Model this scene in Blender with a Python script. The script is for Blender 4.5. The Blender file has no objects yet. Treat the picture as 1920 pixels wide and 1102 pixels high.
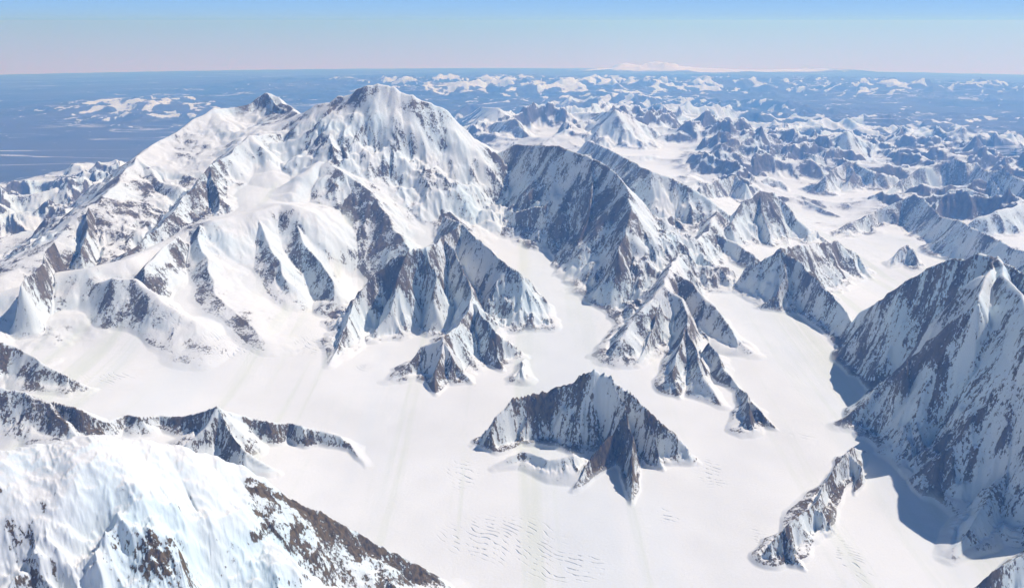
import bpy, math, time
import numpy as np
T0 = time.time()
C = bpy.context.scene

# ------------------------------------------------------------------ camera
FPX, PITCH, CAMH, R2 = 1663.0, math.radians(-17.0), 7.8, 2 * 6371.0   # 1 unit = 1 km
cam_d = bpy.data.cameras.new("camera")
cam_d.sensor_width = 36.0
cam_d.lens = FPX / 1920.0 * 36.0
cam_d.clip_start = 0.05
cam_d.clip_end = 2000.0
cam = bpy.data.objects.new("camera", cam_d)
C.collection.objects.link(cam)
cam.location = (0, 0, CAMH)
cam.rotation_euler = (math.pi / 2 + PITCH, 0, 0)
C.camera = cam

# ------------------------------------------------------------------ light
SUN_AZ, SUN_EL = math.radians(64.0), math.radians(51.0)      # azimuth clockwise from the view direction (+Y)
world = bpy.data.worlds.new("World")
C.world = world
world.use_nodes = True
nt = world.node_tree
nt.nodes.clear()
sky = nt.nodes.new("ShaderNodeTexSky")
sky.sky_type = 'NISHITA'
sky.sun_disc = False
sky.sun_elevation = SUN_EL
sky.sun_rotation = SUN_AZ
sky.altitude = 3000.0
sky.air_density = 1.0
sky.dust_density = 0.6
sky.ozone_density = 1.5
SKY_STRENGTH = 0.045
bg = nt.nodes.new("ShaderNodeBackground")
bg.inputs[1].default_value = SKY_STRENGTH
wo = nt.nodes.new("ShaderNodeOutputWorld")
# near the horizon the clear sky pales to lavender, as in the photograph
tc = nt.nodes.new("ShaderNodeTexCoord"); sx = nt.nodes.new("ShaderNodeSeparateXYZ"); nt.links.new(tc.outputs["Generated"], sx.inputs[0])
rmp = nt.nodes.new("ShaderNodeValToRGB")
mr = nt.nodes.new("ShaderNodeMapRange"); mr.inputs[1].default_value = -0.06; mr.inputs[2].default_value = 0.14
nt.links.new(sx.outputs[2], mr.inputs[0]); nt.links.new(mr.outputs[0], rmp.inputs[0])
SKYC = [(0.0, (.70, .58, .88)), (.06, (.66, .58, .88)), (.30, (.12, .52, .88)), (.325, (.31, .52, .87)), (.415, (.27, .50, .89)), (1.0, (.34, .45, .66))]
els = rmp.color_ramp.elements
for i, (p_, c_) in enumerate(SKYC):
    e_ = els[i] if i < 2 else els.new(p_)
    e_.position = p_; e_.color = (*c_, 1)
SKYGAIN = 1.0
gain = nt.nodes.new("ShaderNodeVectorMath"); gain.operation = 'SCALE'; gain.inputs[3].default_value = SKYGAIN / SKY_STRENGTH
nt.links.new(rmp.outputs[0], gain.inputs[0])
mr2 = nt.nodes.new("ShaderNodeMapRange"); mr2.interpolation_type = 'SMOOTHSTEP'; mr2.inputs[1].default_value = 0.04; mr2.inputs[2].default_value = 0.30
nt.links.new(sx.outputs[2], mr2.inputs[0])
mxs = nt.nodes.new("ShaderNodeMix"); mxs.data_type = 'RGBA'
nt.links.new(mr2.outputs[0], mxs.inputs[0]); nt.links.new(gain.outputs[0], mxs.inputs[6]); nt.links.new(sky.outputs[0], mxs.inputs[7])
nt.links.new(mxs.outputs[2], bg.inputs[0])
nt.links.new(bg.outputs[0], wo.inputs[0])

sun_d = bpy.data.lights.new("sun", 'SUN')
sun_d.energy = 4.6
sun_d.angle = math.radians(0.5)
sun_d.color = (1.0, 0.96, 0.99)
sun = bpy.data.objects.new("sun", sun_d)
C.collection.objects.link(sun)
sd = np.array([math.sin(SUN_AZ) * math.cos(SUN_EL), math.cos(SUN_AZ) * math.cos(SUN_EL), math.sin(SUN_EL)])
sun.rotation_euler = (math.pi / 2 - SUN_EL, 0, -SUN_AZ + math.pi)
sun.location = (20, 10, 40)

C.view_settings.view_transform = 'Standard'
C.view_settings.look = 'None'
C.view_settings.gamma = 1.0
C.view_settings.exposure = 0.0
C.cycles.use_denoising = True
C.cycles.volume_bounces = 4
C.cycles.max_bounces = 10

# ------------------------------------------------------------------ helpers: rays
cP, sP = math.cos(PITCH), math.sin(PITCH)
def ray(u, v):
    x = (u - 960) / FPX; y = (551 - v) / FPX
    dy = cP - y * sP; dz = sP + y * cP
    n = math.hypot(x, dy)
    return math.atan2(x, dy), dz / n
def z_at(u, v, r):
    return CAMH + ray(u, v)[1] * r + r * r / R2
def r_at(u, v, z):
    t = ray(u, v)[1]; A = 1 / R2; D = t * t - 4 * A * (CAMH - z)
    return (-t - math.sqrt(D)) / (2 * A) if D > 0 else 200.0

# ------------------------------------------------------------------ helpers: noise
def h2(ix, iy, seed):
    h = (ix.astype(np.uint32) * np.uint32(374761393) + iy.astype(np.uint32) * np.uint32(668265263) + np.uint32(seed * 144665 + 77))
    h = (h ^ (h >> np.uint32(13))) * np.uint32(1274126177)
    h = h ^ (h >> np.uint32(16))
    h = h * np.uint32(2246822519)
    return h ^ (h >> np.uint32(15))
def perlin(x, y, seed=0):
    fx = np.floor(x); fy = np.floor(y)
    ix = fx.astype(np.int32); iy = fy.astype(np.int32)
    tx = (x - fx).astype(np.float32); ty = (y - fy).astype(np.float32)
    sx = tx * tx * tx * (tx * (tx * 6 - 15) + 10); sy = ty * ty * ty * (ty * (ty * 6 - 15) + 10)
    out = 0
    for a in (0, 1):
        for b in (0, 1):
            ang = (h2(ix + a, iy + b, seed) & np.uint32(1023)).astype(np.float32) * np.float32(2 * math.pi / 1024)
            g = np.cos(ang) * (tx - a) + np.sin(ang) * (ty - b)
            out = out + g * (sx if a else 1 - sx) * (sy if b else 1 - sy)
    return out * 1.5
def fbm(x, y, seed, octs=4, gain=0.5):
    s = 0; a = 1.0
    for o in range(octs):
        s = s + a * perlin(x, y, seed + o * 7); x = x * 2.03 + 3.1; y = y * 2.03 + 1.7; a *= gain
    return s
def ridged(x, y, seed, octs=5, gain=0.5):
    s = 0; a = 1.0; w = 1.0
    for o in range(octs):
        n = 1 - np.abs(perlin(x, y, seed + o * 7)) * 1.6
        n = np.clip(n, 0, 1); n = n * n * w; w = np.clip(n * 1.8, 0, 1)
        s = s + a * n; x = x * 2.07 + 3.1; y = y * 2.07 + 1.7; a *= gain
    return s
def sstep(a, b, x):
    t = np.clip((x - a) / (b - a), 0, 1)
    return t * t * (3 - 2 * t)

# ------------------------------------------------------------------ DATA: floor of the glaciers and snow basins (picture x, y, elevation km)
GZ = [(900,1100,1.90),(1300,1100,1.88),(1650,1090,1.85),(1200,980,1.92),(700,900,2.02),(1000,950,1.95),(1380,900,1.95),
 (1700,930,1.90),(1500,820,2.0),(1650,800,1.98),(1000,800,2.05),(820,770,2.1),(650,740,2.15),(1100,660,2.2),(1420,640,2.15),
 (1450,740,2.08),(1580,700,2.05),(1120,580,2.35),(1050,500,2.6),(950,430,2.95),(900,400,3.05),(1400,560,2.3),(1500,600,2.2),
 (500,700,2.25),(300,680,2.4),(150,640,2.55),(30,590,2.75),(200,570,2.85),(580,600,2.35),(590,545,2.5),(650,505,2.7),(1010,560,2.45),
 (1640,520,2.0),(1600,430,1.6),(1500,400,1.5),(1480,360,1.5),(1560,380,1.5),(1330,300,2.1),(1180,260,2.6),(1720,450,1.9),
 (1780,1000,1.8),(1900,1100,1.8),(600,870,2.05),(250,760,2.4),(100,900,2.6),(300,1100,2.1),(600,1090,2.0),(-100,1000,2.6),
 (60,430,1.3),(100,380,1.3),(20,460,1.6),(180,330,1.2),(1280,225,1.3),(1500,260,1.1),(1700,320,1.3),(1850,400,1.7),
 (1000,235,1.6),(1750,250,0.8),(1900,230,0.6),(1100,200,0.9),(940,250,2.2),(1230,420,2.7),(1350,480,2.35),(1230,360,3.0),
 (1860,900,2.1),(2000,700,2.2),(2000,500,2.2),(2050,900,1.9)]
# high snow basins of the big massif (picture x, y, range km)
GR = [(520,345,21.8),(330,332,23.8),(430,262,26.0),(555,300,23.6),(300,400,22.0),(255,455,20.2),(470,385,20.6),(560,420,19.9),(700,335,22.0),(620,480,19.0),
 (480,540,17.6),(430,600,16.2)]
# ------------------------------------------------------------------ DATA: crests.  (group, mode, points (x, y, value), half width near side / far side, roundness, rock, brown)
# mode 'h': value = height above the glacier floor in km; mode 'r': value = range in km.  widths: (left-hand, right-hand) of the walking direction
RD = []
def R(group, mode, pts, wl, wr, rnd=0.0, rock=0.0, brown=0.3, p=1.3, hk=None):
    RD.append((group, mode, pts, wl, wr, rnd, rock, brown, p))
# great summit massif
R('great', 'r', [(560,214,25),(585,202,24.8),(600,195,24.6),(618,192,24.5),(634,180,24.4),(652,177,24.3),(668,166,24.2),(688,160,24.1),(706,157,24.05),(724,160,24),(738,163,23.95),(752,173,23.9),(775,178,23.8),(805,193,23.8),(832,205,23.8),(850,230,23.9),(885,257,24.3),(915,273,25.2),(935,286,26)], 3.0, 2.6, .05, -.05)
R('great', 'r', [(700,160,24.1),(690,215,23.4),(660,262,22.7),(612,302,22.1),(645,322,21.5),(698,360,20.8),(720,390,20.3),(742,430,19.7),(772,466,18.9)], .9, 1.1, 0, .12)
R('great', 'r', [(800,190,23.8),(792,240,23.3),(772,295,22.8),(800,328,22.3),(825,345,22.0),(836,392,21.2),(866,412,20.7)], .8, .8, 0, .15)
R('great', 'r', [(640,179,24.3),(606,212,23.9),(582,245,23.5),(606,285,23.0)], .9, .7, 0, .12)
R('great', 'r', [(745,165,23.9),(762,215,23.6),(770,250,23.2)], .7, .7, 0, .05)
R('great', 'r', [(850,232,23.9),(872,290,23.5),(880,330,23.2),(868,370,22.6)], .9, .9, 0, .0)
R('great', 'r', [(600,300,22.2),(560,330,21.5),(545,360,21)], .5, .5, .1, -.1)
# north peak and left skyline
R('north', 'r', [(560,214,25),(545,200,26.2),(520,183,27.2),(500,173,27.5),(483,183,27.5),(462,197,27.3),(430,203,27.2),(400,203,27),(372,220,26.6),(345,240,26),(312,257,25.5),(290,270,25),(256,295,24),(235,322,23.2),(215,345,22.5),(190,372,21.5),(165,388,21.1),(148,412,20.8),(100,452,20.0),(62,480,19.5),(40,500,19.2),(0,520,18.8),(-60,548,18.5),(-160,580,18.2)], 2.6, 2.4, .04, .05)
R('north', 'r', [(500,173,27.5),(518,192,26.6),(540,212,25.8),(556,226,25)], .8, .8, 0, .05)
R('north', 'r', [(345,240,26),(335,262,25.4),(350,280,24.8)], .8, .6, .1, .05)
R('north', 'r', [(256,295,24),(262,340,22.9),(245,385,21.7),(220,430,20.6)], .7, .7, 0, .35)
R('north', 'r', [(215,345,22.5),(205,390,21.4),(190,440,20.0)], .6, .6, 0, .35)
R('north', 'r', [(165,388,20.8),(165,425,19.9),(150,465,18.9)], .5, .5, 0, .35)
R('north', 'r', [(290,270,25),(305,300,24.2),(312,330,23.4)], .5, .5, .15, -.1)
R('north', 'r', [(256,295,24),(300,340,22.7),(340,352,22.0)], .5, .9, 0.1, -.05)
R('north', 'r', [(100,452,18.8),(80,490,17.9),(40,530,16.9)], .4, .4, 0, .3)
# dark pyramid
R('pyramid', 'r', [(556,236,24.8),(530,250,24.2),(500,251,23.8),(470,254,23.4),(448,272,23),(430,290,22.6),(392,308,21.9),(372,335,21.3),(350,365,20.7),(310,410,19.8),(275,442,19.2),(240,470,18.7)], .75, 1.0, 0, .4)
R('ridge', 'h', [(1332,640,.35),(1362,690,.22),(1386,722,.12)], .3, .3, .02, .05)
R('pyramid', 'r', [(392,308,21.9),(402,340,21.2),(412,375,20.5)], .6, .6, 0, .35)
R('pyramid', 'r', [(470,254,23.4),(500,285,22.9),(510,320,22.3)], .6, .6, .1, .0)
# near snow crest with spurs
R('dome', 'r', [(545,384,19.9),(525,382,20.1),(480,396,19.7),(440,405,19.6),(400,412,19.4),(372,420,19.6),(330,442,19.3),(290,462,18.9),(240,485,18.1),(170,503,17.9),(100,512,18.1),(55,535,17.9),(0,548,18.0),(-80,560,18.5)], .9, 1.3, .12, -.2)
R('dome', 'r', [(372,420,19.2),(372,450,18.7),(388,485,18.1),(398,520,17.5),(415,560,16.8),(450,590,16.2),(485,625,15.5)], .75, .55, 0, .05)
R('dome', 'r', [(480,396,19.7),(492,425,19.2),(510,455,18.7),(528,490,18.1),(540,525,17.6)], .6, .5, 0, .05)
R('dome', 'r', [(540,380,20.2),(556,420,19.4),(574,455,18.7),(600,490,18.2),(628,525,17.6)], .5, .6, 0, .0)
R('dome', 'r', [(330,442,18.8),(270,500,17.5)], .5, .5, .05, .1)
R('dome', 'h', [(185,530,.35),(215,520,.55),(250,522,.55),(290,552,.45),(325,582,.35),(360,602,.25),(385,640,.1)], .45, .6, .1, .02)
R('dome', 'h', [(245,520,.5),(235,560,.35),(225,585,.1)], .3, .3, .03, .1)
# twin peaks in the centre
R('twin', 'h', [(835,405,.2),(862,415,1.15),(900,450,1.15),(935,480,1.0),(976,508,.9),(992,550,.55),(1008,598,.12)], 0.96, 1.10, 0, .12)
R('twin', 'h', [(862,415,1.15),(832,440,1.2),(800,462,1.35),(768,466,1.4),(735,480,1.25),(700,510,1.0),(668,555,.65),(645,610,.4),(622,680,.05)], 0.83, 0.98, 0, .12)
R('twin', 'h', [(768,466,1.4),(740,520,1.0),(730,570,.6),(700,620,.2)], 0.77, 0.73, 0, .15)
R('twin', 'h', [(800,462,1.35),(818,510,1.0),(812,560,.65),(800,610,.2)], 0.64, 0.61, 0, .3)
R('twin', 'h', [(832,440,1.2),(868,500,.9),(886,556,.7),(905,588,.65),(930,618,.55),(965,640,.3),(985,660,.05)], 0.70, 0.73, 0, .1)
R('twin', 'h', [(905,588,.65),(925,640,.4),(940,690,.05)], 0.38, 0.43, 0, .2)
R('twin', 'h', [(886,556,.7),(862,612,.6),(828,632,.62),(790,648,.45),(755,685,.2),(728,712,.04)], 0.64, 0.61, .02, .15, .7)
R('twin', 'h', [(828,632,.62),(850,670,.4),(880,715,.05)], 0.51, 0.43, 0, .25, .7)
R('twin', 'h', [(828,632,.62),(822,680,.35),(815,735,.04)], 0.51, 0.43, 0, .25, .7)
R('twin', 'h', [(985,672,.04),(975,690,.2),(955,718,.03)], 0.26, 0.24, 0, .1)
# dark wall / south buttress
R('wall', 'r', [(915,273,25.0),(935,288,25),(965,270,24.2),(1005,271,23.2),(1045,273,22.2),(1100,291,21.3),(1125,302,20.9),(1150,321,20.4),(1174,345,19.7),(1183,385,19),(1178,420,18.4)], 2.4, 1.6, .03, .12)
R('wall', 'h', [(1178,420,1.35),(1160,470,1.05),(1148,505,.7),(1138,540,.12)], .8, .8, .0, .15)
R('wall', 'r', [(1045,273,22.2),(1058,315,21.7),(1050,350,21.3),(1020,385,20.9),(965,395,21.2)], .6, .6, .04, -.05)
R('wall', 'r', [(1174,345,19.7),(1200,410,18.9),(1215,440,18.5),(1228,468,18.1)], .5, .6, 0, .15)
R('wall', 'h', [(985,425,.25),(1020,440,.3),(1042,460,.15)], .35, .35, .05, .0)
R('wall', 'r', [(1110,295,21.1),(1110,350,20.4),(1105,400,19.8),(1085,450,19.2)], .6, .6, 0, .1)
# back plateau ridges
R('fluted', 'h', [(1100,262,.9),(1140,278,1.0),(1180,300,1.1),(1225,322,1.1),(1255,330,1.0),(1290,347,.9),(1330,374,.7),(1370,402,.4)], 1.3, 1.2, .02, .05)
R('fluted', 'h', [(1250,410,.3),(1268,402,.35),(1280,425,.15)], .35, .35, 0, .2)
R('back', 'h', [(1310,350,.4),(1345,338,.6),(1380,326,.8),(1400,345,.7),(1415,365,.2)], .7, .7, 0, .3)
R('back', 'h', [(1370,420,.5),(1395,375,.9),(1425,356,1.15),(1452,360,1.1),(1485,392,.75),(1512,425,.4),(1545,445,.1)], .9, 1.1, 0, .3)
R('back', 'h', [(1425,356,1.15),(1430,400,.7),(1440,440,.3)], .5, .5, 0, .3)
R('back', 'h', [(1470,362,.15),(1520,380,.22),(1568,403,.1)], .5, .4, 0, .25)
R('back', 'h', [(1512,440,.25),(1532,430,.3),(1550,450,.1)], .3, .3, 0, .3)
R('back', 'h', [(1410,350,.1),(1440,330,.4),(1465,338,.3),(1478,358,.05)], .5, .5, 0, .2)
# centre-right ridge
R('ridge', 'h', [(1345,395,.6),(1330,430,.55),(1300,455,.6),(1272,478,.75),(1255,505,.9),(1240,535,.85),(1200,585,.6),(1165,635,.35),(1140,668,.08)], .8, .95, .1, .1)
R('ridge', 'h', [(1255,505,.9),(1300,530,.75),(1332,570,.55),(1370,615,.35),(1408,662,.05)], .75, .75, .08, .0)
R('ridge', 'h', [(1240,535,.85),(1282,560,.7),(1292,600,.55),(1300,650,.4),(1322,705,.3),(1350,758,.05)], .6, .6, .04, .05)
R('ridge', 'h', [(1292,600,.55),(1268,660,.4),(1262,700,.3),(1275,742,.04)], .35, .35, 0, .1)
R('ridge', 'h', [(1240,535,.85),(1232,600,.5),(1190,680,.08)], .45, .45, 0, .05)
R('ridge', 'h', [(1330,430,.55),(1380,455,.4),(1420,480,.35)], .5, .5, .03, .1)
R('ridge', 'h', [(1225,490,.25),(1245,470,.4),(1275,460,.5)], .3, .3, 0, .2)
# saddle ridge
R('saddle', 'h', [(1372,530,.1),(1395,502,.5),(1430,482,.8),(1464,462,1.1),(1500,490,.9),(1530,520,.75),(1560,552,.6),(1592,592,.45),(1605,600,.5)], .9, .7, 0, .2)
R('saddle', 'h', [(1464,462,1.1),(1520,455,.9),(1568,450,.8),(1602,470,.5),(1638,520,.05)], .7, 1.1, 0, .15)
R('saddle', 'h', [(1464,462,1.1),(1470,510,.7),(1462,550,.35),(1420,575,.04)], .45, .45, 0, .2)
# big right mountain
R('hunter', 'h', [(1600,600,.3),(1622,582,.7),(1650,560,1.2),(1665,545,1.4),(1700,522,1.7),(1738,500,1.95),(1778,482,2.2),(1830,474,2.35),(1868,478,2.35),(1900,497,2.3),(1960,530,2.2),(2060,560,2.0)], 1.6, .95, .04, .08)
R('hunter', 'h', [(1868,478,2.35),(1856,520,2.25),(1832,560,2.12),(1800,585,1.9)], 1.4, .75, .06, .0)
R('hunter', 'h', [(1828,562,2.1),(1782,598,1.8),(1738,632,1.45),(1700,670,1.1),(1650,718,.65),(1605,762,.3),(1568,795,.05)], 1.25, .7, .03, .1)
R('hunter', 'h', [(1868,478,2.35),(1900,535,2.3),(1950,590,2.2),(2040,660,2.1)], 1.5, 1.1, .06, .0)
R('hunter', 'h', [(1852,520,2.2),(1895,590,1.95),(1930,650,1.75)], 1.1, 1.1, .3, -.2)
R('hunter', 'h', [(1690,688,1.0),(1705,760,.62),(1735,830,.3),(1768,895,.04)], .6, .65, 0, .1)
R('hunter', 'h', [(1648,718,.6),(1662,775,.28),(1680,828,.03)], .4, .4, 0, .1)
R('hunter', 'h', [(1940,640,1.6),(1900,700,1.1),(1860,745,.72),(1835,790,.45),(1805,845,.25),(1788,900,.04)], .6, .65, 0, .05)
R('hunter', 'h', [(1828,562,2.15),(1850,620,1.7),(1830,680,1.2),(1780,740,.6),(1735,810,.1)], .8, .8, 0, .1)
R('hunter', 'h', [(1700,670,1.25),(1700,720,.85),(1690,770,.4),(1665,815,.05)], .35, .4, 0, .1)
R('hunter', 'h', [(1665,545,1.4),(1690,600,1.0),(1680,650,.7)], .6, .6, 0, .15)
R('hunter', 'h', [(2060,760,.9),(1960,825,.6),(1920,868,.5),(1870,915,.38),(1825,970,.28),(1770,1045,.04)], .6, .6, .05, .05)
R('hunter', 'h', [(2100,900,.9),(1960,1010,.5),(1905,1048,.4),(1860,1075,.35),(1810,1112,.1)], .6, .6, .0, .15)
# far right teeth
R('teeth', 'h', [(1562,442,.05),(1583,424,.3),(1620,408,.5),(1642,394,.65),(1690,374,.9),(1712,362,1.1),(1735,372,1.0),(1762,405,.7),(1800,412,.9),(1850,438,.8),(1900,462,.8),(1960,480,.8)], 1.0, .9, 0, .3)
R('teeth', 'h', [(1640,382,.05),(1668,355,.45),(1690,336,.75),(1700,350,.4),(1712,375,.1)], .6, .6, 0, .15)
R('teeth', 'h', [(1690,336,.6),(1730,312,1.0),(1765,305,1.1),(1792,292,1.4),(1812,305,1.2),(1830,302,1.2),(1850,318,1.2),(1885,310,1.4),(1905,330,1.1),(1960,350,1)], .9, 1.0, 0, .35)
R('teeth', 'h', [(1850,318,1.2),(1872,350,.7),(1910,362,.4)], .6, .6, 0, .3)
R('teeth', 'h', [(1760,380,.3),(1782,355,.75),(1810,352,.8),(1850,365,.8),(1880,390,.5)], .7, .7, .05, .2)
R('teeth', 'h', [(1830,410,.5),(1870,395,.7),(1920,380,.8),(1990,390,.8)], .8, .8, .1, -.1)
R('teeth', 'h', [(1920,862,.0),(1921,861,.0)], .1, .1)
R('valley', 'h', [(1665,500,.05),(1690,465,.4),(1705,458,.45),(1720,480,.3)], .4, .4, 0, .1)
# mid distance mountains on the right
R('mid', 'h', [(1575,360,.05),(1590,340,.4),(1600,318,.7),(1592,300,.9),(1570,312,.8),(1545,335,.6),(1520,345,.3),(1500,352,.05)], .9, .9, 0, .3)
R('mid', 'h', [(1592,300,.9),(1640,320,.7),(1680,330,.5)], .9, .9, 0, .2)
R('mid', 'h', [(1540,262,1.0),(1570,252,1.3),(1590,244,1.6),(1610,258,1.2),(1660,275,.8)], 1.6, 1.6, 0, .0)
R('mid', 'h', [(1330,290,.6),(1370,262,1.0),(1408,246,1.3),(1440,252,1.2),(1465,262,1.0),(1490,285,.7)], 1.6, 1.6, 0, .3)
R('mid', 'h', [(1480,300,.5),(1495,280,.8),(1530,290,.8),(1560,300,.5)], 1.0, 1.0, 0, .3)
R('mid', 'h', [(1370,330,.1),(1440,310,.3),(1480,320,.2)], .8, .8, 0, .1)
R('mid', 'h', [(1100,225,.5),(1130,210,1.1),(1155,205,1.5),(1180,215,1.2),(1225,240,.6)], 2.0, 2.0, 0, .1)
R('mid', 'h', [(860,208,1.0),(878,194,1.4),(900,200,1.2),(935,203,1.4),(950,212,1.0),(985,225,.6),(1000,205,.9),(1030,210,.7),(1080,212,.5)], 2.6, 2.6, 0, -.25)
R('mid', 'h', [(895,250,.3),(930,228,.9),(965,222,1.1),(980,240,.7),(1000,262,.2)], 1.4, 1.6, 0, .15)
R('mid', 'h', [(1170,345,.2),(1200,310,.0)], .3, .3)
# lone peak
R('lone', 'h', [(886,832,.04),(905,805,.2),(930,778,.45),(962,745,.62),(1000,738,.65),(1050,722,.78),(1082,700,.95),(1115,687,1.1),(1150,700,1.02),(1182,728,.85),(1212,762,.68),(1250,795,.5),(1288,830,.28),(1307,866,.04)], .5, .6, 0, .3, 1.0)
R('lone', 'h', [(1150,700,1.02),(1168,760,.75),(1185,815,.5),(1192,880,.28),(1188,945,.02)], .38, .38, 0, .3, 1.0)
R('lone', 'h', [(1168,760,.75),(1150,810,.45),(1120,850,.3),(1072,915,.03)], .3, .3, 0, .2, 1.0)
R('lone', 'h', [(1212,762,.68),(1225,820,.4),(1245,880,.03)], .3, .3, 0, .3, 1.0)
R('lone', 'h', [(1000,738,.65),(985,785,.35),(965,828,.05)], .3, .3, 0, .3, 1.0)
R('lone', 'h', [(1082,700,.95),(1065,760,.5),(1050,800,.2)], .3, .3, 0, .3, 1.0)
R('lone', 'h', [(925,875,.03),(980,845,.16),(1030,860,.2),(1080,850,.25)], .25, .3, .05, -.1, .5)
# rock island bottom right
R('island', 'h', [(1625,842,.03),(1598,836,.28),(1582,850,.36),(1565,870,.32),(1545,905,.27),(1530,932,.3),(1512,955,.32),(1480,985,.34),(1450,1015,.25),(1422,1042,.06)], .3, .3, 0, .35, 1.0)
R('island', 'h', [(1592,842,.34),(1612,870,.22),(1605,925,.03)], .16, .16, 0, .4, 1.0)
R('island', 'h', [(1520,945,.32),(1545,965,.25),(1565,998,.03)], .17, .17, 0, .4, 1.0)
R('island', 'h', [(1475,988,.34),(1490,1030,.2),(1505,1066,.03)], .18, .18, 0, .35, 1.0)
# small rock knob
R('knob', 'h', [(1385,722,.08),(1402,742,.34),(1400,770,.3),(1378,802,.04)], .3, .3, 0, .05, .4)
R('knob', 'h', [(1402,742,.34),(1428,770,.22),(1455,805,.03)], .3, .3, 0, .2, .6)
# left foreground spurs
R('spur', 'h', [(-120,600,1.0),(-40,618,.75),(30,648,.5),(80,680,.38),(125,700,.25),(172,728,.04)], .5, 1.0, .03, .0, .8)
R('spur', 'h', [(-100,680,.8),(0,725,.6),(50,735,.55),(95,755,.45),(130,790,.3),(150,840,.05)], .45, .9, .03, .0, .7)
R('spur', 'h', [(50,735,.5),(150,765,.4),(200,790,.2),(232,776,.2),(265,779,.24),(300,777,.2),(345,781,.26),(372,774,.38),(408,761,.62),(450,778,.4),(480,787,.3),(500,790,.3),(540,796,.22),(570,798,.26),(600,806,.18),(640,818,.16),(665,835,.08),(685,872,.02)], .7, .3, .02, .1, .9)
R('spur', 'h', [(408,761,.62),(430,800,.42),(465,840,.3),(520,880,.05)], .3, .3, 0, .15, .9)
R('spur', 'h', [(408,761,.62),(385,800,.4),(350,830,.2)], .3, .3, .05, -.3, .5)
# big foreground dome
R('front', 'h', [(-150,880,2.2),(-60,858,2.2),(0,848,2.2),(60,838,2.2),(100,834,2.2),(150,828,2.2),(195,822,2.2),(262,825,2.15),(330,838,2.05)], .9, 3.0, .2, -.3, .6)
R('front', 'h', [(330,838,2.05),(400,856,1.9),(450,874,1.75),(480,892,1.62)], .9, 2.1, .12, -.3, .6)
R('front', 'h', [(440,900,1.62),(480,912,1.5),(520,925,1.4),(600,962,1.05),(650,990,.8),(700,1018,.6),(780,1058,.3),(838,1090,.03)], .5, 1.7, .0, .12, .9)
R('front', 's', [(190,870,.1),(235,930,.2),(270,985,.25),(300,1060,.3),(310,1120,.3)], .35, .5, .05, .0, .8)
R('front', 's', [(285,985,.02),(310,1000,.12),(335,1040,.2),(350,1110,.25)], .12, .22, .0, .1, 1.0)
R('front', 's', [(180,850,.05),(150,900,.12),(130,960,.15),(90,1010,.15)], .25, .3, .05, -.1, .8)
R('front', 's', [(200,1060,.08),(190,1120,.2)], .12, .2, .0, .0, 1.0)

STRIPS = [(470,912,640,988,.10,.5,1),(560,955,800,1075,.16,.45,1),(520,1000,640,1100,.3,.15,.9),(600,1040,700,1100,.3,.15,.9),(560,930,640,965,.06,.4,1),
 (292,1000,335,1100,.07,.6,1),(200,1070,215,1100,.05,.5,1),(30,668,165,722,.35,.12,.9),(60,745,130,810,.22,.18,.9),(160,790,195,815,.06,.4,.8),
 (240,782,330,786,.08,.3,1),(330,792,385,778,.04,.6,1),(440,835,520,868,.16,.4,1),(500,800,650,830,.06,.6,1),(655,830,672,862,.05,.5,1),
 (0,500,80,465,.3,.25,.4),(100,500,130,470,.2,.25,.4),(450,585,495,640,.3,.12,.5),(250,340,150,480,.9,.3,.1),(400,235,540,300,1.2,-.35,0),(330,320,440,290,.8,-.4,0),(540,345,450,385,.8,-.45,0),(620,240,570,330,.5,-.2,0),(200,540,60,560,.6,-.2,0),(350,340,410,385,.5,.25,.1),
 (640,350,730,450,.5,.15,.1),(780,340,840,395,.6,.15,.2),(515,200,540,220,.35,.3,0),(600,235,625,290,.5,.2,0),(345,245,390,262,.5,.2,0),(560,450,575,500,.3,.1,0),
 (960,770,1180,730,.35,.3,1),(1120,720,1160,800,.3,.25,1),(1190,780,1210,930,.3,.35,1),(1090,880,1160,850,.2,.2,1),(925,790,1000,770,.25,.2,1),(1250,800,1300,860,.2,.15,1),
 (830,640,870,720,.3,.12,.8),(900,590,960,660,.3,.12,.4),(740,690,790,650,.25,.15,.5),(930,500,1000,590,.5,.1,.3),(740,520,820,590,.5,.1,.1),
 (1400,500,1500,520,.5,.1,.3),(1500,470,1620,520,.7,.12,.6),(1380,600,1405,655,.2,.15,.6),(1290,690,1340,750,.2,.1,.5),
 (1850,540,1920,620,.7,-.7,0),(980,300,1140,380,1.2,.32,.1),(1100,400,1130,500,.6,.32,.1),(1620,620,1800,520,.9,.22,.2),(1750,700,1850,620,.8,.15,.3),(300,900,420,1100,1.0,-.5,.3),(100,860,250,900,.6,-.4,.3),(700,180,760,230,.8,-.1,0),(1180,330,1200,400,.4,-.3,0),  # wall bands paint its shade; right mountain bands: dark rock and shade in one
 (1545,590,1600,620,.2,.1,.5),(1640,700,1900,860,.9,.2,.5),(1640,600,1780,560,.6,.15,.3),(1850,960,1900,1000,.2,-.3,.5)]

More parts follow.
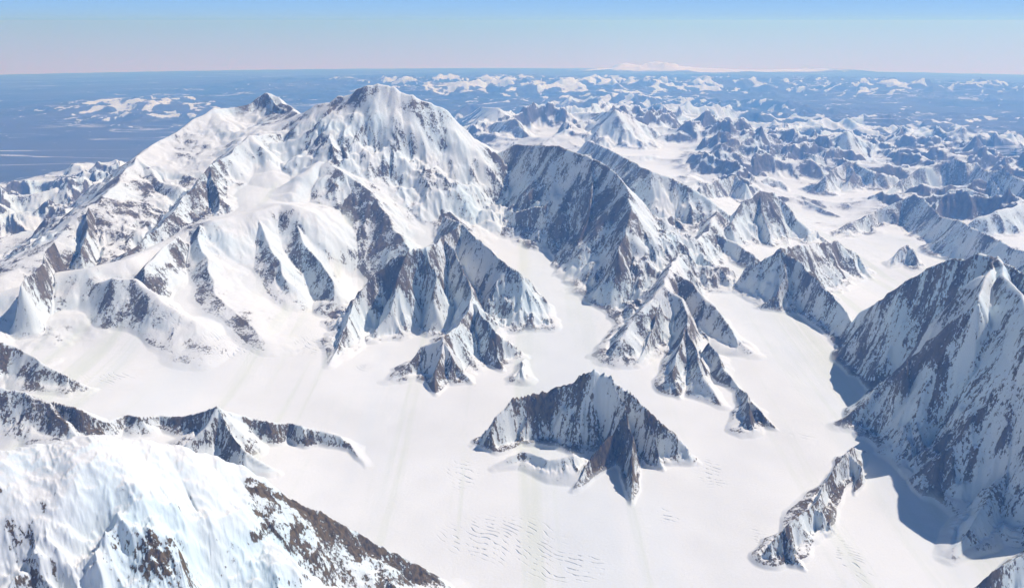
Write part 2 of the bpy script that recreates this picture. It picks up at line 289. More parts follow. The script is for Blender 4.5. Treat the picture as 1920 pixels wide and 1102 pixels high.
# ------------------------------------------------------------------ grid (polar about the viewpoint so detail follows distance)
Q = 1.0
az_core = np.linspace(-math.radians(33), math.radians(33), int(1500 * Q))
st = az_core[1] - az_core[0]
side = [];  a = az_core[-1]; s = st
while a < math.radians(50):
    s *= 1.03; a += s; side.append(a)
side = np.array(side)
AZ = np.concatenate([-side[::-1], az_core, side])
rows = [3.0]
while rows[-1] < 420:
    r = rows[-1]
    k = 0.0030 if r < 5.5 else (0.0017 if r < 28 else (0.0023 if r < 70 else (.0035 if r < 150 else .005)))
    rows.append(r * (1 + k / Q))
RR = np.array(rows)
NR, NA = len(RR), len(AZ)
X = (RR[:, None] * np.sin(AZ)[None, :]).astype(np.float64)
Y = (RR[:, None] * np.cos(AZ)[None, :]).astype(np.float64)
RG = np.broadcast_to(RR[:, None], X.shape)
AG = np.broadcast_to(AZ[None, :], X.shape)
print("grid", NR, NA, NR * NA)

# ------------------------------------------------------------------ base surface: radial basis interpolation in (azimuth, log range)
cp = []
for u, v, z in GZ: cp.append((ray(u, v)[0], r_at(u, v, z), z))
for u, v, r in GR: cp.append((ray(u, v)[0], r, z_at(u, v, r)))
for a in np.linspace(-.85, .85, 7):
    cp += [(a, 3.5, 2.0)]
    cp += [(a, 75, .4), (a, 110, .3), (a, 200, .3), (a, 400, .3)]
for a, r, z in ((-.8,12,2.4),(-.8,20,2.0),(-.8,40,.5),(-.55,50,.3),(-.4,60,.3),(-.3,45,.6),(-.2,60,.4),(-.5,40,.5),(-.16,31,2.2),(0,32,2.2),(-.3,32,1.8),(-.42,30,1.4),(.8,12,1.9),(.8,20,1.9),(.8,40,1.3),(.45,55,.9),(.2,70,.6),(0,60,.9)):
    cp.append((a, r, z))
cp = np.array(cp)
def feat(a, r): return np.stack([a * 1.0, np.log(r) * 0.75], -1)
P0 = feat(cp[:, 0], cp[:, 1])
def phi(d): return np.sqrt(d * d + 0.01 ** 2)
D = np.sqrt(((P0[:, None] - P0[None]) ** 2).sum(-1))
n = len(P0)
A = np.zeros((n + 1, n + 1)); A[:n, :n] = -phi(D) + np.eye(n) * -0.004; A[:n, n] = 1; A[n, :n] = 1
wgt = np.linalg.solve(A, np.concatenate([cp[:, 2], [0]]))
def base_pt(a, r):
    F = feat(np.atleast_1d(a), np.atleast_1d(r))
    out = np.full(len(F), wgt[n])
    for i in range(n): out -= wgt[i] * phi(np.sqrt(((F - P0[i]) ** 2).sum(-1)))
    return out
ca = np.linspace(AZ[0], AZ[-1], 260); cl = np.linspace(math.log(RR[0]), math.log(RR[-1]), 320)
CB = base_pt(np.tile(ca, len(cl)), np.exp(np.repeat(cl, len(ca)))).reshape(len(cl), len(ca))
def bilin(a, lr):
    fi = np.clip((lr - cl[0]) / (cl[1] - cl[0]), 0, len(cl) - 1.001); fj = np.clip((a - ca[0]) / (ca[1] - ca[0]), 0, len(ca) - 1.001)
    i = fi.astype(int); j = fj.astype(int); ti = fi - i; tj = fj - j
    return (CB[i, j] * (1 - ti) * (1 - tj) + CB[i + 1, j] * ti * (1 - tj) + CB[i, j + 1] * (1 - ti) * tj + CB[i + 1, j + 1] * ti * tj)
BASE = bilin(AG, np.log(RG))
def place_h(u, v, h):                      # follow the sight line to where it is h above the floor
    a, t = ray(u, v)
    rs = np.exp(np.linspace(math.log(3.2), math.log(120), 1500))
    zr = CAMH + t * rs + rs * rs / R2
    f = zr - (bilin(np.full(len(rs), a), np.log(rs)) + h)
    k = int(np.argmax(f < 0)) if (f < 0).any() else len(rs) - 1
    return rs[k]

def place_s(u, v):                         # follow the sight line to the surface as built so far
    a, t = ray(u, v)
    j = min(NA - 1, int(np.searchsorted(AZ, a)))
    zr = CAMH + t * RR + RR * RR / R2
    f = zr - (BASE[:, j] + M[:, j])
    k = int(np.argmax(f < 0)) if (f < 0).any() else NR - 1
    return RR[k]

# ------------------------------------------------------------------ crests -> height field
wx = (0.055 * fbm(X / 1.1, Y / 1.1, 11, 4)).astype(np.float32) * sstep(3, 12, RG)
wy = (0.055 * fbm(X / 1.1, Y / 1.1, 51, 4)).astype(np.float32) * sstep(3, 12, RG)
wx += .05 * perlin(X / .5, Y / .5, 13) * sstep(5, 14, RG); wy += .05 * perlin(X / .5, Y / .5, 53) * sstep(5, 14, RG)
XW = X + wx; YW = Y + wy
M = np.zeros(X.shape, np.float32)           # height above floor
GID = np.zeros(X.shape, np.int16)
ROCK = np.zeros(X.shape, np.float32)
BRN = np.full(X.shape, .45, np.float32)
DN = np.ones(X.shape, np.float32)
TF = np.zeros(X.shape, np.float32)
groups = ['floor']
WIG = perlin(X * 1.3, Y * 1.3, 91).astype(np.float32)
WID = fbm(X / 1.3, Y / 1.3, 191, 4).astype(np.float32)
seedc = 0
JAG = {'great': .018, 'north': .015, 'front': .006, 'dome': .01, 'wall': .02, 'fluted': .03, 'spur': .02, 'mid': .04, 'hunter': .025}
for (g, mode, pts, wl, wr, rnd, rock, brn, pw) in RD:
    if g not in groups: groups.append(g)
    gid = groups.index(g)
    P = []
    for (u, v, val) in pts:
        a, _ = ray(u, v)
        r = place_h(u, v, val) if mode == 'h' else (place_s(u, v) if mode == 's' else val)
        z = z_at(u, v, r)
        b = float(bilin(np.array([a]), np.array([math.log(r)]))[0])
        P.append((r * math.sin(a), r * math.cos(a), z, val if mode == 's' else z - b))
    seedc += 1
    tacc = seedc * 37.0
    if mode == 's':
        tmp = np.zeros(X.shape, np.float32)
    hmax = max(q[3] for q in P) + 1e-6
    for k in range(len(P) - 1):
        x0, y0, z0, h0 = P[k]; x1, y1, z1, h1 = P[k + 1]
        L = math.hypot(x1 - x0, y1 - y0) + 1e-6
        wm = max(wl, wr) * 1.5 + .1
        cx, cy = (x0 + x1) / 2, (y0 + y1) / 2
        rad = L / 2 + wm; rc = math.hypot(cx, cy); ac = math.atan2(cx, cy)
        da = math.asin(min(.99, rad / rc))
        i0, i1 = np.searchsorted(RR, [rc - rad, rc + rad]); j0, j1 = np.searchsorted(AZ, [ac - da, ac + da])
        if i1 <= i0 or j1 <= j0: tacc += L; continue
        sl = (slice(i0, i1), slice(j0, j1))
        px = XW[sl] - x0; py = YW[sl] - y0
        ux, uy = (x1 - x0) / L, (y1 - y0) / L
        t = np.clip(px * ux + py * uy, 0, L)
        qx = px - t * ux; qy = py - t * uy
        d = np.sqrt(qx * qx + qy * qy) + 1e-5
        s = (-uy * qx + ux * qy) / d                    # +1 on the left-hand side
        w = wl * (s + 1) / 2 + wr * (1 - s) / 2
        tt = t + tacc + .25 * WIG[sl]
        if mode != 's' and g not in ('great', 'north', 'dome', 'pyramid'):
            w = w * (.16 + .84 * np.clip((h0 + (h1 - h0) * t / L) / hmax, 0, 1))
        # spurs and flutes: width breathes along the crest
        sd_ = d / w
        n1 = np.interp(tt.ravel(), np.arange(0, 60) * .45 + seedc * 37 - 5, np.random.RandomState(seedc).uniform(-1, 1, 60)).reshape(tt.shape)
        w = w * (1 + (.2 * n1 + .3 * np.clip(WID[sl], -1, 1)) * np.clip(sd_ * 2, 0, 1))
        fr = t / L
        zc = z0 + (z1 - z0) * fr
        de = np.sqrt(d * d + rnd * rnd) - rnd
        zc = zc - JAG.get(g, .05) * np.clip(h0 + (h1 - h0) * fr, 0, 2.5) * (1 - np.abs(2 * fr - 1)) * (.5 + .9 * perlin(tt * 2.6, tt * 0 + seedc, 15))
        gk = np.clip(1 - de / w, 0, 1) ** pw
        if mode == 's':
            tmp[sl] = np.maximum(tmp[sl], abs(h0 + (h1 - h0) * fr) * gk); SGN = 1 if h0 + h1 > 0 else -1
            m = (tmp[sl] > .015) & (abs(h0 + (h1 - h0) * fr) * gk >= tmp[sl] - 1e-6)
            ROCK[sl] = np.where(m, rock, ROCK[sl]); BRN[sl] = np.where(m, brn, BRN[sl]); tacc += L
            continue
        hh = (zc - BASE[sl]) * gk
        m = hh > M[sl]
        M[sl] = np.where(m, hh, M[sl]); GID[sl] = np.where(m, gid, GID[sl]); ROCK[sl] = np.where(m, rock, ROCK[sl]); BRN[sl] = np.where(m, brn, BRN[sl]); DN[sl] = np.where(m, de / w, DN[sl]); TF[sl] = np.where(m, tt + .3 * WID[sl], TF[sl])
        tacc += L
    if mode == 's': M += tmp * SGN
print("crests", time.time() - T0)

# ------------------------------------------------------------------ procedural ranges further away
def blob(u, v, ra, rr):                     # soft mask round a place on the plain: half sizes in radians and in log range
    a, _ = ray(u, v); r = r_at(u, v, .5)
    return np.exp(-((AG - a) / ra) ** 2 - ((np.log(RG) - math.log(r)) / rr) ** 2)
LR = np.log(RG)
alp = sstep(26, 34, RG) * (1 - sstep(52, 64, RG)) * sstep(-.12, .0, AG)
alp = alp * (1 - .85 * np.exp(-((AG - ray(1540,380)[0]) / .07) ** 2 - ((LR - math.log(33)) / .16) ** 2))
leftalp = sstep(24, 28, RG) * (1 - sstep(44, 52, RG)) * (1 - sstep(-.42, -.30, AG))
rn = ridged(XW / 5.4, YW / 5.4, 301, 5) * (1 + .35 * sstep(.15, .3, AG))
alp = alp * (1 - .8 * (1 - sstep(.16, .26, AG)) * (1 - sstep(40, 48, RG)))
far = rn * (1.0 * alp * (.6 + .5 * perlin(X / 14, Y / 14, 77)) + .75 * leftalp)
hill = (sstep(50, 62, RG) * (1 - sstep(82, 100, RG)) * sstep(-.06, .1, AG) * (1 - .55 * sstep(.25, .45, AG) * sstep(66, 74, RG)))
rn2 = ridged(X / 9 + 3, Y / 9, 401, 5)
far = far + (rn2 * .6 + .35 * ridged(X / 3.5, Y / 3.5, 451, 4)) * hill
rn3 = ridged((X + .3 * Y) / 24 + 9, (Y - .3 * X) / 9, 501, 5)
b3 = .7 * blob(240, 205, .09, .16) + .6 * blob(330,225,.09,.1) + .8 * blob(880, 172, .22, .22) + .6 * blob(1120, 178, .2, .16) + .7 * blob(1500, 172, .25, .2) + .7 * blob(1850, 175, .15, .2) + .5 * blob(600, 158, .2, .2) + .45 * blob(1300, 150, .3, .2)
far = far + .95 * (rn3 * .75 + .4 * ridged(X / 5, Y / 4, 551, 4)) * b3 * sstep(62, 80, RG)
big = np.exp(-((AG - ray(1250, 125)[0]) / .085) ** 2 - ((LR - math.log(215)) / .07) ** 2) + .45 * np.exp(-((AG - ray(1500, 130)[0]) / .11) ** 2 - ((LR - math.log(225)) / .06) ** 2)
far = far + (.9 + 2.2 * ridged(X / 17, Y / 17, 601, 4) * ridged(X / 40, Y / 40, 611, 1)) * big
far = far + .18 * sstep(120, 160, RG) * ridged(X / 25, Y / 25, 701, 3)
FAR = far.astype(np.float32)
mf = FAR > M
H = BASE + np.maximum(M, FAR)
GID = np.where(mf & (FAR > .05) & (RG > 24), 99, GID).astype(np.int16)
del rn, rn2, rn3, alp, far
print("far", time.time() - T0)

# ------------------------------------------------------------------ rock and snow bands, some with painted shade
PAINT = np.zeros(X.shape, np.float32)
for (u0, v0, u1, v1, wk, am, br) in STRIPS:             # bands of bare rock (or, negative, of deep snow) lying on the slopes; on the wall and big right mountain they also paint shade
    a0, _ = ray(u0, v0); a1, _ = ray(u1, v1); r0 = place_s(u0, v0); r1 = place_s(u1, v1)
    x0, y0, x1, y1 = r0 * math.sin(a0), r0 * math.cos(a0), r1 * math.sin(a1), r1 * math.cos(a1)
    L = math.hypot(x1 - x0, y1 - y0) + 1e-6; ux, uy = (x1 - x0) / L, (y1 - y0) / L
    t = np.clip((X - x0) * ux + (Y - y0) * uy, 0, L)
    d = np.sqrt((X - x0 - t * ux) ** 2 + (Y - y0 - t * uy) ** 2) / wk
    k = np.clip(1.2 - d, 0, 1)
    PAINT += am * k
    BRN = np.where(k > .1, np.maximum(BRN, br * np.clip(k * 2, 0, 1)), BRN)

# ------------------------------------------------------------------ erosion-like gullies that follow the fall line
MT = np.maximum(M, FAR).astype(np.float32)
dR = np.gradient(RR)[:, None]; dA = np.gradient(AZ)[None, :]
def grad(Z):
    gr = np.gradient(Z, axis=0) / dR
    ga = np.gradient(Z, axis=1) / (RG * dA)
    sa, ca_ = np.sin(AG), np.cos(AG)
    return (gr * sa + ga * ca_).astype(np.float32), (gr * ca_ - ga * sa).astype(np.float32)
def blur(Z, k):
    for ax in (0, 1):
        c = np.cumsum(np.pad(Z, [(k + 1, k) if ax == 0 else (0, 0), (k + 1, k) if ax == 1 else (0, 0)], mode='edge'), axis=ax, dtype=np.float64)
        Z = ((c[2 * k + 1:] - c[:-2 * k - 1]) if ax == 0 else (c[:, 2 * k + 1:] - c[:, :-2 * k - 1])) / (2 * k + 1)
    return Z.astype(np.float32)
def gully(L, gx, gy, seed, i1):
    x = (X[:i1] / L).astype(np.float32); y = (Y[:i1] / L).astype(np.float32)
    gm = np.sqrt(gx * gx + gy * gy) + 1e-5
    sx, sy = -gy / gm, gx / gm
    ix = np.floor(x); iy = np.floor(y)
    c = 0; ws = 0
    for a in (-1, 0, 1):
        for b in (-1, 0, 1):
            hx = ix + a; hy = iy + b
            h = h2(hx.astype(np.int32), hy.astype(np.int32), seed)
            jx = (h & np.uint32(1023)).astype(np.float32) / 1024; jy = ((h >> np.uint32(10)) & np.uint32(1023)).astype(np.float32) / 1024
            vx = x - hx - jx; vy = y - hy - jy
            w = np.clip(1 - (vx * vx + vy * vy) / 1.8, 0, 1) ** 3
            c = c + w * np.cos((vx * sx + vy * sy) * np.float32(2 * math.pi)); ws = ws + w
    return c / (ws + 1e-4)
GUL = np.zeros(X.shape, np.float32)
GS = np.ones(X.shape, np.float32)
for g_, k_ in (('great', .62), ('north', .7), ('dome', .32), ('wall', .7), ('front', .3), ('hunter', .85), ('spur', .45), ('ridge', .8)):
    GS[GID == groups.index(g_)] = k_
GS *= 1 - .75 * np.clip(-PAINT * 2.2, 0, 1)
DN[GID == 99] = 1.0
for o, (L, amp, rmax) in enumerate(((1.1, .06, 90), (.55, .065, 70), (.27, .06, 50), (.13, .055, 32), (.066, .045, 20))):
    i1 = int(np.searchsorted(RR, rmax))
    kb = max(1, int(3 - o))
    gx, gy = grad(blur(H, kb) if o < 3 else H)
    gx, gy = gx[:i1], gy[:i1]
    sl_ = np.sqrt(gx * gx + gy * gy)
    c = gully(L, gx, gy, 900 + o, i1)
    c = 1 - 2 * np.sqrt(np.clip((1 - c) / 2, 0, 1)) if o < 4 else c          # sharper ribs
    fade = 1 - sstep(rmax * .6, rmax, RG[:i1])
    m = GS[:i1] * (.25 + .75 * sstep(.0, .4, DN[:i1])) * sstep(.15, .75, sl_) * fade * sstep(.02, .22, MT[:i1])
    H[:i1] += amp * L * 1.9 * (c - .1) * m
    GUL[:i1] += c * m * (.5, .7, .9, .8, .6)[o]
print("gullies", time.time() - T0)
mm = sstep(.02, .2, MT)
patchy = sstep(-.5, .5, fbm(X / 2.2, Y / 2.2, 137, 2))
rough = (.35 + .65 * patchy) * np.clip(DN * 2.5, .25, 1) * (1 - .7 * sstep(.5, .95, DN)) * mm * (1 - sstep(30, 50, RG)) * GS
FL = (.7 * perlin(TF * 2.3, DN * 1.2, 205) + .7 * perlin(TF * 7.5, DN * 1.4, 207) + .6 * perlin(TF * 17, DN * 2.2, 209) * (1 - sstep(20, 30, RG))).astype(np.float32)
FL *= sstep(.02, .12, M) * (M >= FAR)
H += .05 * np.abs(FL) * (.3 + 1.1 * patchy) * rough * sstep(.05, .35, DN) * (1 - sstep(.75, 1, DN))
icf = (GID == groups.index('front')) * sstep(-.22, -.36, AG + .05 * WID) * sstep(.1, .3, DN)
near = (1 - sstep(11, 16, RG)) * sstep(.1, .4, MT)
H += icf * (.24 * (ridged(X / .95, Y / .95, 231, 5, .5) - .8) + .022 * ridged(X / .14, Y / .14, 233, 3) + .03 * np.round(fbm(X / .4, Y / .4, 235, 3) * 4) / 4)
H += near * (.010 * ridged(XW / .15, YW / .15, 237, 4, .6) + .004 * fbm(X / .05, Y / .05, 239, 2))
rough = rough * sstep(.05, .5, MT)
H += ((GID == groups.index('hunter')) | (GID == groups.index('wall')) | (GID == groups.index('lone')) | (GID == groups.index('saddle'))) * rough * .11 * (ridged(X / .9, Y / .9, 433, 5, .55) - .7)
H += rough * (.05 * fbm(X / .6, Y / .6, 133, 3) + .05 * (ridged(XW / .5, YW / .5, 33, 5, .6) - .6))
H += (1 - mm) * (.022 * fbm(X / 1.9, Y / 1.9, 35, 3) + .006 * perlin(X * 2.2 - Y * 1.5, (X + Y) * .25, 37)) * (1 - sstep(40, 60, RG))

# ------------------------------------------------------------------ surface cover masks
gx, gy = grad(H)
slope = np.sqrt(gx * gx + gy * gy)
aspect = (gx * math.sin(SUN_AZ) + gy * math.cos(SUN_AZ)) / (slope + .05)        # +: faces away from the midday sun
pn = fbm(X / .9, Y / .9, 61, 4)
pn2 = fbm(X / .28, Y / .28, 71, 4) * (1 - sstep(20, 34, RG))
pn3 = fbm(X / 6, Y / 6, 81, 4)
cliff = np.clip((slope - 1.08) * .45 + ROCK * 1.1 + .28 * aspect + .6 * PAINT, -.6, .2)  # rock also leans to faces away from the sun, deepening their shade in colour
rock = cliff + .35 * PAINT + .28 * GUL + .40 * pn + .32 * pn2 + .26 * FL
rock = np.where(MT > .03, np.clip(rock, -1, .55), -1.0)
elev = H
ROCK[(GID == groups.index('mid'))] += .15
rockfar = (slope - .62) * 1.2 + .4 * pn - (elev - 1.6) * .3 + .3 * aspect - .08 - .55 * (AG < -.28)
rock = np.where((RG > 28) & (GID == 99), np.maximum(rock, rockfar), rock)
fan = sstep(48, 62, RG)
rock = rock * (1 - fan) + fan * -1.0
veg = fan * 0 + sstep(46, 58, RG + 8 * pn3) * 1.0
veg = np.maximum(veg, sstep(-.30, -.36, AG + .02 * pn3) * sstep(49, 54, RG))
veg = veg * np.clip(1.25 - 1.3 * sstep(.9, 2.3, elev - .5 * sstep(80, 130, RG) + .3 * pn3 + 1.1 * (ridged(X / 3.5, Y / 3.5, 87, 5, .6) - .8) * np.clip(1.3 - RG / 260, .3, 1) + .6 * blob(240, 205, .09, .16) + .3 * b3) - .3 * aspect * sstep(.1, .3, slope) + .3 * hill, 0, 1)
lines = sstep(.62, .75, perlin(X / 9, Y / 2.5, 93)) * .5 + sstep(.45, .7, perlin(X / 3, Y / 1.2, 95)) * .2
veg = veg * (1 - .95 * sstep(.15, .5, big))
veg = np.clip(veg - lines * sstep(50, 70, RG), 0, 1)
# crevasse fields: picture place -> soft patch on the ice
CREV = np.zeros(X.shape, np.float32)
for (u, v, rx, ry, k) in ((940,1010,.75,.5,1),(1060,1060,.5,.35,1),(865,890,.25,.42,.9),(1335,890,.22,.45,.9),(1250,965,.2,.2,.9),(1595,1050,.18,.5,1),
        (1720,900,.55,.3,.6),(210,710,.5,.3,.8),(430,650,.5,.5,.9),(580,650,.5,.55,.8),(680,690,.2,.3,.8),(905,420,.45,.6,1),(1130,765,.2,.2,.4),(560,600,.4,.4,.5),
        (1430,575,.5,.5,.7),(1650,640,.5,.3,.5),(1500,820,.4,.2,.5),(1050,600,.3,.3,.5),(1360,690,.3,.25,.8),(340,620,.5,.5,.6),(960,680,.3,.2,.3),(1410,650,.3,.3,.5),(690,1055,.5,.25,.4),(1425,1010,.12,.3,.7),(1860,990,.5,.5,1),(230,560,.5,.4,.5)):
    a, _ = ray(u, v); r = place_h(u, v, 0)
    CREV = np.maximum(CREV, k * np.exp(-((X - r * math.sin(a)) / rx) ** 2 - ((Y - r * math.cos(a)) / ry) ** 2))
CREV *= (1 - sstep(.25, .5, M)) 
ICE = np.clip(.35 * sstep(.45, .9, slope) * (MT > .05) + .5 * fbm(X / 1.3, Y / 1.3, 88, 4) * sstep(.1, .4, MT), 0, 1)
fr_ = (GID == groups.index('front')) | (GID == groups.index('hunter'))
ICE = np.clip(ICE + .8 * icf * sstep(-.3, .5, pn) + .3 * fr_ * sstep(.5, .8, slope), 0, 1)
print("cover", time.time() - T0)

# ------------------------------------------------------------------ materials
def nd(t, k, **kw):
    x = t.nodes.new(k)
    for a, b in kw.items(): setattr(x, a, b)
    return x
def terrain_material():
    m = bpy.data.materials.new("snow_rock_ice"); m.use_nodes = True
    t = m.node_tree; t.nodes.clear(); L = t.links.new
    at = nd(t, "ShaderNodeAttribute", attribute_name="cover"); sep = nd(t, "ShaderNodeSeparateColor"); L(at.outputs["Color"], sep.inputs[0])
    at2 = nd(t, "ShaderNodeAttribute", attribute_name="cover2"); sep2 = nd(t, "ShaderNodeSeparateColor"); L(at2.outputs["Color"], sep2.inputs[0])
    geo = nd(t, "ShaderNodeNewGeometry")
    def math_(op, a, b=None, c=None, clamp=False):
        x = nd(t, "ShaderNodeMath", operation=op, use_clamp=clamp)
        for i, q in enumerate((a, b, c)):
            if q is None: continue
            if isinstance(q, (int, float)): x.inputs[i].default_value = q
            else: L(q, x.inputs[i])
        return x.outputs[0]
    def noise(scale, det=4, rough=.55, vec=None, dist=0):
        x = nd(t, "ShaderNodeTexNoise"); x.inputs["Scale"].default_value = scale; x.inputs["Detail"].default_value = det
        x.inputs["Roughness"].default_value = rough; x.inputs["Distortion"].default_value = dist
        L(vec if vec is not None else geo.outputs["Position"], x.inputs["Vector"]); return x.outputs[0]
    def mix(f, a, b):
        x = nd(t, "ShaderNodeMix", data_type='RGBA')
        for i, q in ((0, f), (6, a), (7, b)):
            if isinstance(q, (int, float)): x.inputs[i].default_value = q
            elif isinstance(q, tuple): x.inputs[i].default_value = (*q, 1)
            else: L(q, x.inputs[i])
        return x.outputs[2]
    def ramp(f, a, b):
        x = nd(t, "ShaderNodeMapRange", interpolation_type='SMOOTHSTEP'); L(f, x.inputs[0])
        x.inputs[1].default_value = a; x.inputs[2].default_value = b; return x.outputs[0]
    # streaky coordinates: squeezed in height so marks run down the faces
    mp = nd(t, "ShaderNodeMapping"); mp.inputs["Scale"].default_value = (1, 1, .32); L(geo.outputs["Position"], mp.inputs[0])
    n_f = noise(26, 5, .65, mp.outputs[0]); n_g = noise(9, 5, .6, mp.outputs[0]); n_h = noise(70, 3, .6, mp.outputs[0])
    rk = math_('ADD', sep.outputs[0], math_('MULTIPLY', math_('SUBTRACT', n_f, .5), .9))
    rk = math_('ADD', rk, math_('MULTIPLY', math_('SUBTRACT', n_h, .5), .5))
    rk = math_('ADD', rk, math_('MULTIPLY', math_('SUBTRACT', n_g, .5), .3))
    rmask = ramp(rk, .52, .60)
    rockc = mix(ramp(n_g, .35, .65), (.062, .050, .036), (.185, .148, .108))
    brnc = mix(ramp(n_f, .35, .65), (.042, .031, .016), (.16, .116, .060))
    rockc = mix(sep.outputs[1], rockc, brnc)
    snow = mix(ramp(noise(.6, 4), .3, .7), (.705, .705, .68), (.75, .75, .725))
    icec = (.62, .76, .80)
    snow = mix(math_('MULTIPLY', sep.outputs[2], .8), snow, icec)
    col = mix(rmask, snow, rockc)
    # crevasses
    dp = nd(t, "ShaderNodeVectorMath", operation='DOT_PRODUCT'); L(geo.outputs["Position"], dp.inputs[0]); dp.inputs[1].default_value = (.58, .81, 0)
    wob = noise(1.1, 3, .5)
    q_ = math_('ADD', math_('MULTIPLY', dp.outputs["Value"], 13.0), math_('MULTIPLY', wob, 8.0))
    cl_ = math_('ABSOLUTE', math_('SUBTRACT', math_('FRACT', q_), .5))
    bp = nd(t, "ShaderNodeMapping"); bp.inputs["Rotation"].default_value = (0, 0, .62); bp.inputs["Scale"].default_value = (5, 1.6, 1); L(geo.outputs["Position"], bp.inputs[0])
    brk = ramp(noise(2.2, 3, .6, bp.outputs[0]), .44, .66)
    cm = math_('MULTIPLY', math_('MULTIPLY', ramp(cl_, .14, .04), ramp(sep2.outputs[0], .25, .75)), brk)
    col = mix(math_('MULTIPLY', cm, .55), col, (.30, .40, .47))
    # faint dirt bands drawn out along the flow of the ice
    fp = nd(t, "ShaderNodeMapping"); fp.inputs["Rotation"].default_value = (0, 0, .62); fp.inputs["Scale"].default_value = (3.0, .06, .3); L(geo.outputs["Position"], fp.inputs[0])
    fl = ramp(noise(1.0, 5, .6, fp.outputs[0], .25), .50, .66)
    col = mix(math_('MULTIPLY', math_('MULTIPLY', fl, .8), sep2.outputs[2]), col, (.64, .665, .59))
    bpf = nd(t, "ShaderNodeMapping"); bpf.inputs["Rotation"].default_value = (0, 0, .62); bpf.inputs["Scale"].default_value = (.9, .05, .3); L(geo.outputs["Position"], bpf.inputs[0])
    col = mix(math_('MULTIPLY', math_('MULTIPLY', ramp(noise(1.0, 4, .5, bpf.outputs[0], .3), .45, .65), .5), sep2.outputs[2]), col, (.65, .69, .70))
    # land beyond
    vegc = mix(ramp(noise(.5, 6, .65), .4, .6), (.018, .032, .04), (.06, .07, .072))
    vegc = mix(ramp(noise(.045, 5, .6), .38, .62), vegc, (.085, .082, .082))
    rp = nd(t, "ShaderNodeMapping"); rp.inputs["Scale"].default_value = (.03, .16, 1); L(geo.outputs["Position"], rp.inputs[0])
    rv = math_('ABSOLUTE', math_('SUBTRACT', noise(1.0, 5, .5, rp.outputs[0], .8), .5))
    vegc = mix(math_('MULTIPLY', ramp(rv, .012, .003), ramp(noise(.06, 2), .45, .6)), vegc, (.5, .5, .52))
    vn = math_('ADD', sep2.outputs[1], math_('MULTIPLY', math_('SUBTRACT', noise(.8, 8, .7), .5), 1.5))
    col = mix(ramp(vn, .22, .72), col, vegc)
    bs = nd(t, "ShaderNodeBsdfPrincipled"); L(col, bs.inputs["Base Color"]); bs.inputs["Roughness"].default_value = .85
    bs.inputs["Specular IOR Level"].default_value = .15
    hgt = math_('ADD', math_('MULTIPLY', n_f, math_('ADD', .004, math_('MULTIPLY', rmask, .012))), math_('MULTIPLY', cm, -.02))
    b = nd(t, "ShaderNodeBump"); b.inputs["Strength"].default_value = .8; b.inputs["Distance"].default_value = 1.0; L(hgt, b.inputs["Height"])
    L(b.outputs[0], bs.inputs["Normal"])
    o = nd(t, "ShaderNodeOutputMaterial"); L(bs.outputs[0], o.inputs[0])
    return m
MAT = terrain_material()

# ------------------------------------------------------------------ meshes
ZF = H - RG * RG / R2
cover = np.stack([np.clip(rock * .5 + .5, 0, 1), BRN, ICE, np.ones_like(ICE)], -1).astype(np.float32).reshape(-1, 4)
cover2 = np.stack([CREV, np.broadcast_to(veg, X.shape), (1 - sstep(.0, .12, MT)) * (1 - sstep(30, 40, RG)), np.ones_like(ICE)], -1).astype(np.float32).reshape(-1, 4)
CO = np.stack([X, Y, ZF], -1).astype(np.float32).reshape(-1, 3)
I = (np.arange(NR - 1)[:, None] * NA + np.arange(NA - 1)[None, :])
QUADS = np.stack([I, I + 1, I + NA + 1, I + NA], -1)
FG = np.where(M > .03, GID, 0); FG = np.where(GID == 99, 99, FG)
FG = np.where((FG == 0) & (RG > 44), 98, FG)
FG = FG[:-1, :-1]
def build(name, mask, label, cat):
    q = QUADS[mask].reshape(-1)
    if len(q) == 0: return
    uq, inv = np.unique(q, return_inverse=True)
    nf = len(q) // 4
    me = bpy.data.meshes.new(name)
    me.vertices.add(len(uq)); me.loops.add(nf * 4); me.polygons.add(nf)
    me.vertices.foreach_set("co", CO[uq].ravel())
    me.loops.foreach_set("vertex_index", inv.astype(np.int32))
    me.polygons.foreach_set("loop_start", np.arange(0, nf * 4, 4, dtype=np.int32))
    me.polygons.foreach_set("use_smooth", np.ones(nf, bool))
    for nm, arr in (("cover", cover), ("cover2", cover2)):
        ca_ = me.color_attributes.new(nm, 'FLOAT_COLOR', 'POINT'); ca_.data.foreach_set("color", arr[uq].ravel())
    me.update(calc_edges=True)
    me.materials.append(MAT)
    o = bpy.data.objects.new(name, me); C.collection.objects.link(o)
    o["kind"] = "structure"; o["label"] = label; o["category"] = cat
    return o
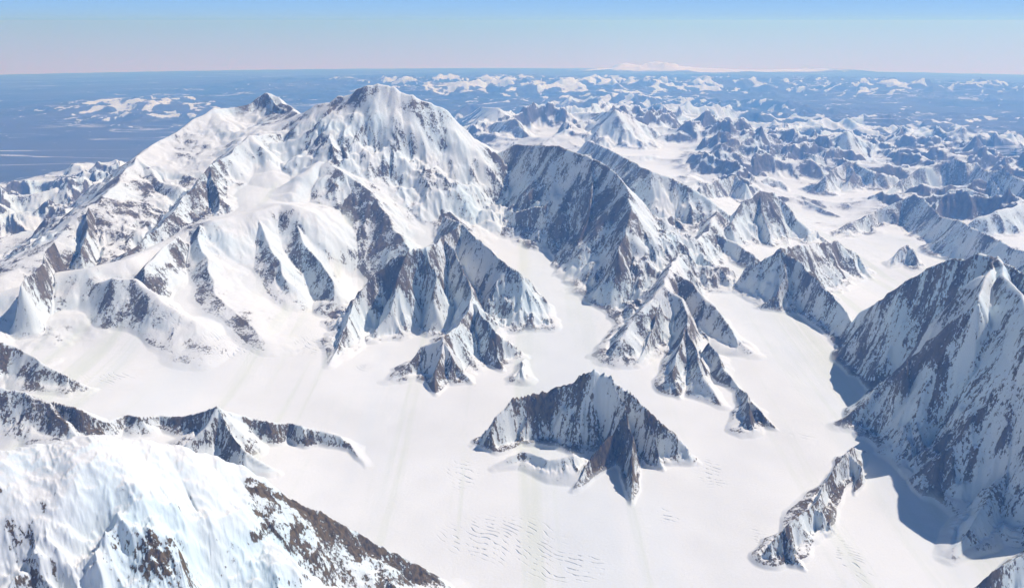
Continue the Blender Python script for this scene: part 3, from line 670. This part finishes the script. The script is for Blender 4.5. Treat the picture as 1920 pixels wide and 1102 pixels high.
LAB = {
 'great': ("mountain", "highest broad snow mountain with rocky ribs rising above the whole range"),
 'north': ("mountain", "long snowy skyline ridge falling left to dark rocky cliffs beside the blue plain"),
 'pyramid': ("mountain", "dark rock pyramid with a deep shadowed gully on its left flank"),
 'dome': ("mountain", "smooth white snow shoulder with blue shadowed spurs above the left glacier"),
 'twin': ("mountain", "fluted twin peaks in the middle with dark rock faces between two glaciers"),
 'wall': ("mountain", "tall shadowed blue grey wall below a flat snowy plateau edge"),
 'fluted': ("mountain", "snow fluted ridge just right of the shadowed wall"),
 'back': ("mountain", "rock pyramid with dark left face standing left of the far curving glacier"),
 'ridge': ("mountain", "snow capped ridge with shaded left flank in the middle of the right glaciers"),
 'saddle': ("mountain", "rocky pointed ridge dipping to a notch beside the huge right mountain"),
 'hunter': ("mountain", "huge shaded mountain with a bright snow plateau at the right edge"),
 'teeth': ("mountain", "cluster of jagged rock teeth at the far right behind the huge mountain"),
 'valley': ("mountain", "small rock hump in the glacier bay below the jagged teeth"),
 'mid': ("mountain", "blue tinted snowy peaks in the middle distance before the lowland"),
 'lone': ("mountain", "lone dark brown rock peak rising out of the white glacier in the foreground"),
 'island': ("hill", "narrow brown rock ridge standing out of the glacier at lower right"),
 'knob': ("hill", "small rock knob standing alone on the right glacier"),
 'spur': ("mountain", "low snowy ridges with brown rock speckles in the left foreground"),
 'front': ("mountain", "big blue white ice dome at the lower left corner with a brown rock face")}
for i, g in enumerate(groups):
    if g == 'floor': continue
    build(LAB[g][0], FG == i, LAB[g][1], "hill" if LAB[g][0] == "hill" else "mountain")
build("glacier", FG == 0, "white glacier with faint flow lines and crevasse fields between the mountains", "glacier")
build("far_hills", FG == 99, "hazy blue snow dusted hills stretching to the horizon", "hills")
build("plain", FG == 98, "flat blue hazy lowland reaching the horizon", "plain")
print("meshes", time.time() - T0)

# ------------------------------------------------------------------ haze
HAZE_DENSITY, HAZE_COLOR, HAZE_TOP = 0.0135, (.18, .45, 1.0), 8.6
def haze():
    hm = bpy.data.materials.new("haze_air"); hm.use_nodes = True
    t = hm.node_tree; t.nodes.clear()
    v = t.nodes.new("ShaderNodeVolumePrincipled")
    v.inputs["Color"].default_value = (*HAZE_COLOR, 1); v.inputs["Density"].default_value = HAZE_DENSITY
    v.inputs["Absorption Color"].default_value = (1, 1, 1, 1); v.inputs["Anisotropy"].default_value = 0.2
    o = t.nodes.new("ShaderNodeOutputMaterial"); t.links.new(v.outputs[0], o.inputs["Volume"])
    b = 430.0; z0, z1 = -20.0, HAZE_TOP
    vs = [(x, y, z) for z in (z0, z1) for x, y in ((-b, -b), (b, -b), (b, b), (-b, b))]
    fs = [(0, 3, 2, 1), (4, 5, 6, 7), (0, 1, 5, 4), (1, 2, 6, 5), (2, 3, 7, 6), (3, 0, 4, 7)]
    me = bpy.data.meshes.new("haze"); me.from_pydata(vs, [], fs); me.materials.append(hm)
    o = bpy.data.objects.new("haze", me); C.collection.objects.link(o)
    o["kind"] = "stuff"; o["label"] = "thin blue air over the whole range"; o["category"] = "haze"
haze()
print("done", time.time() - T0)
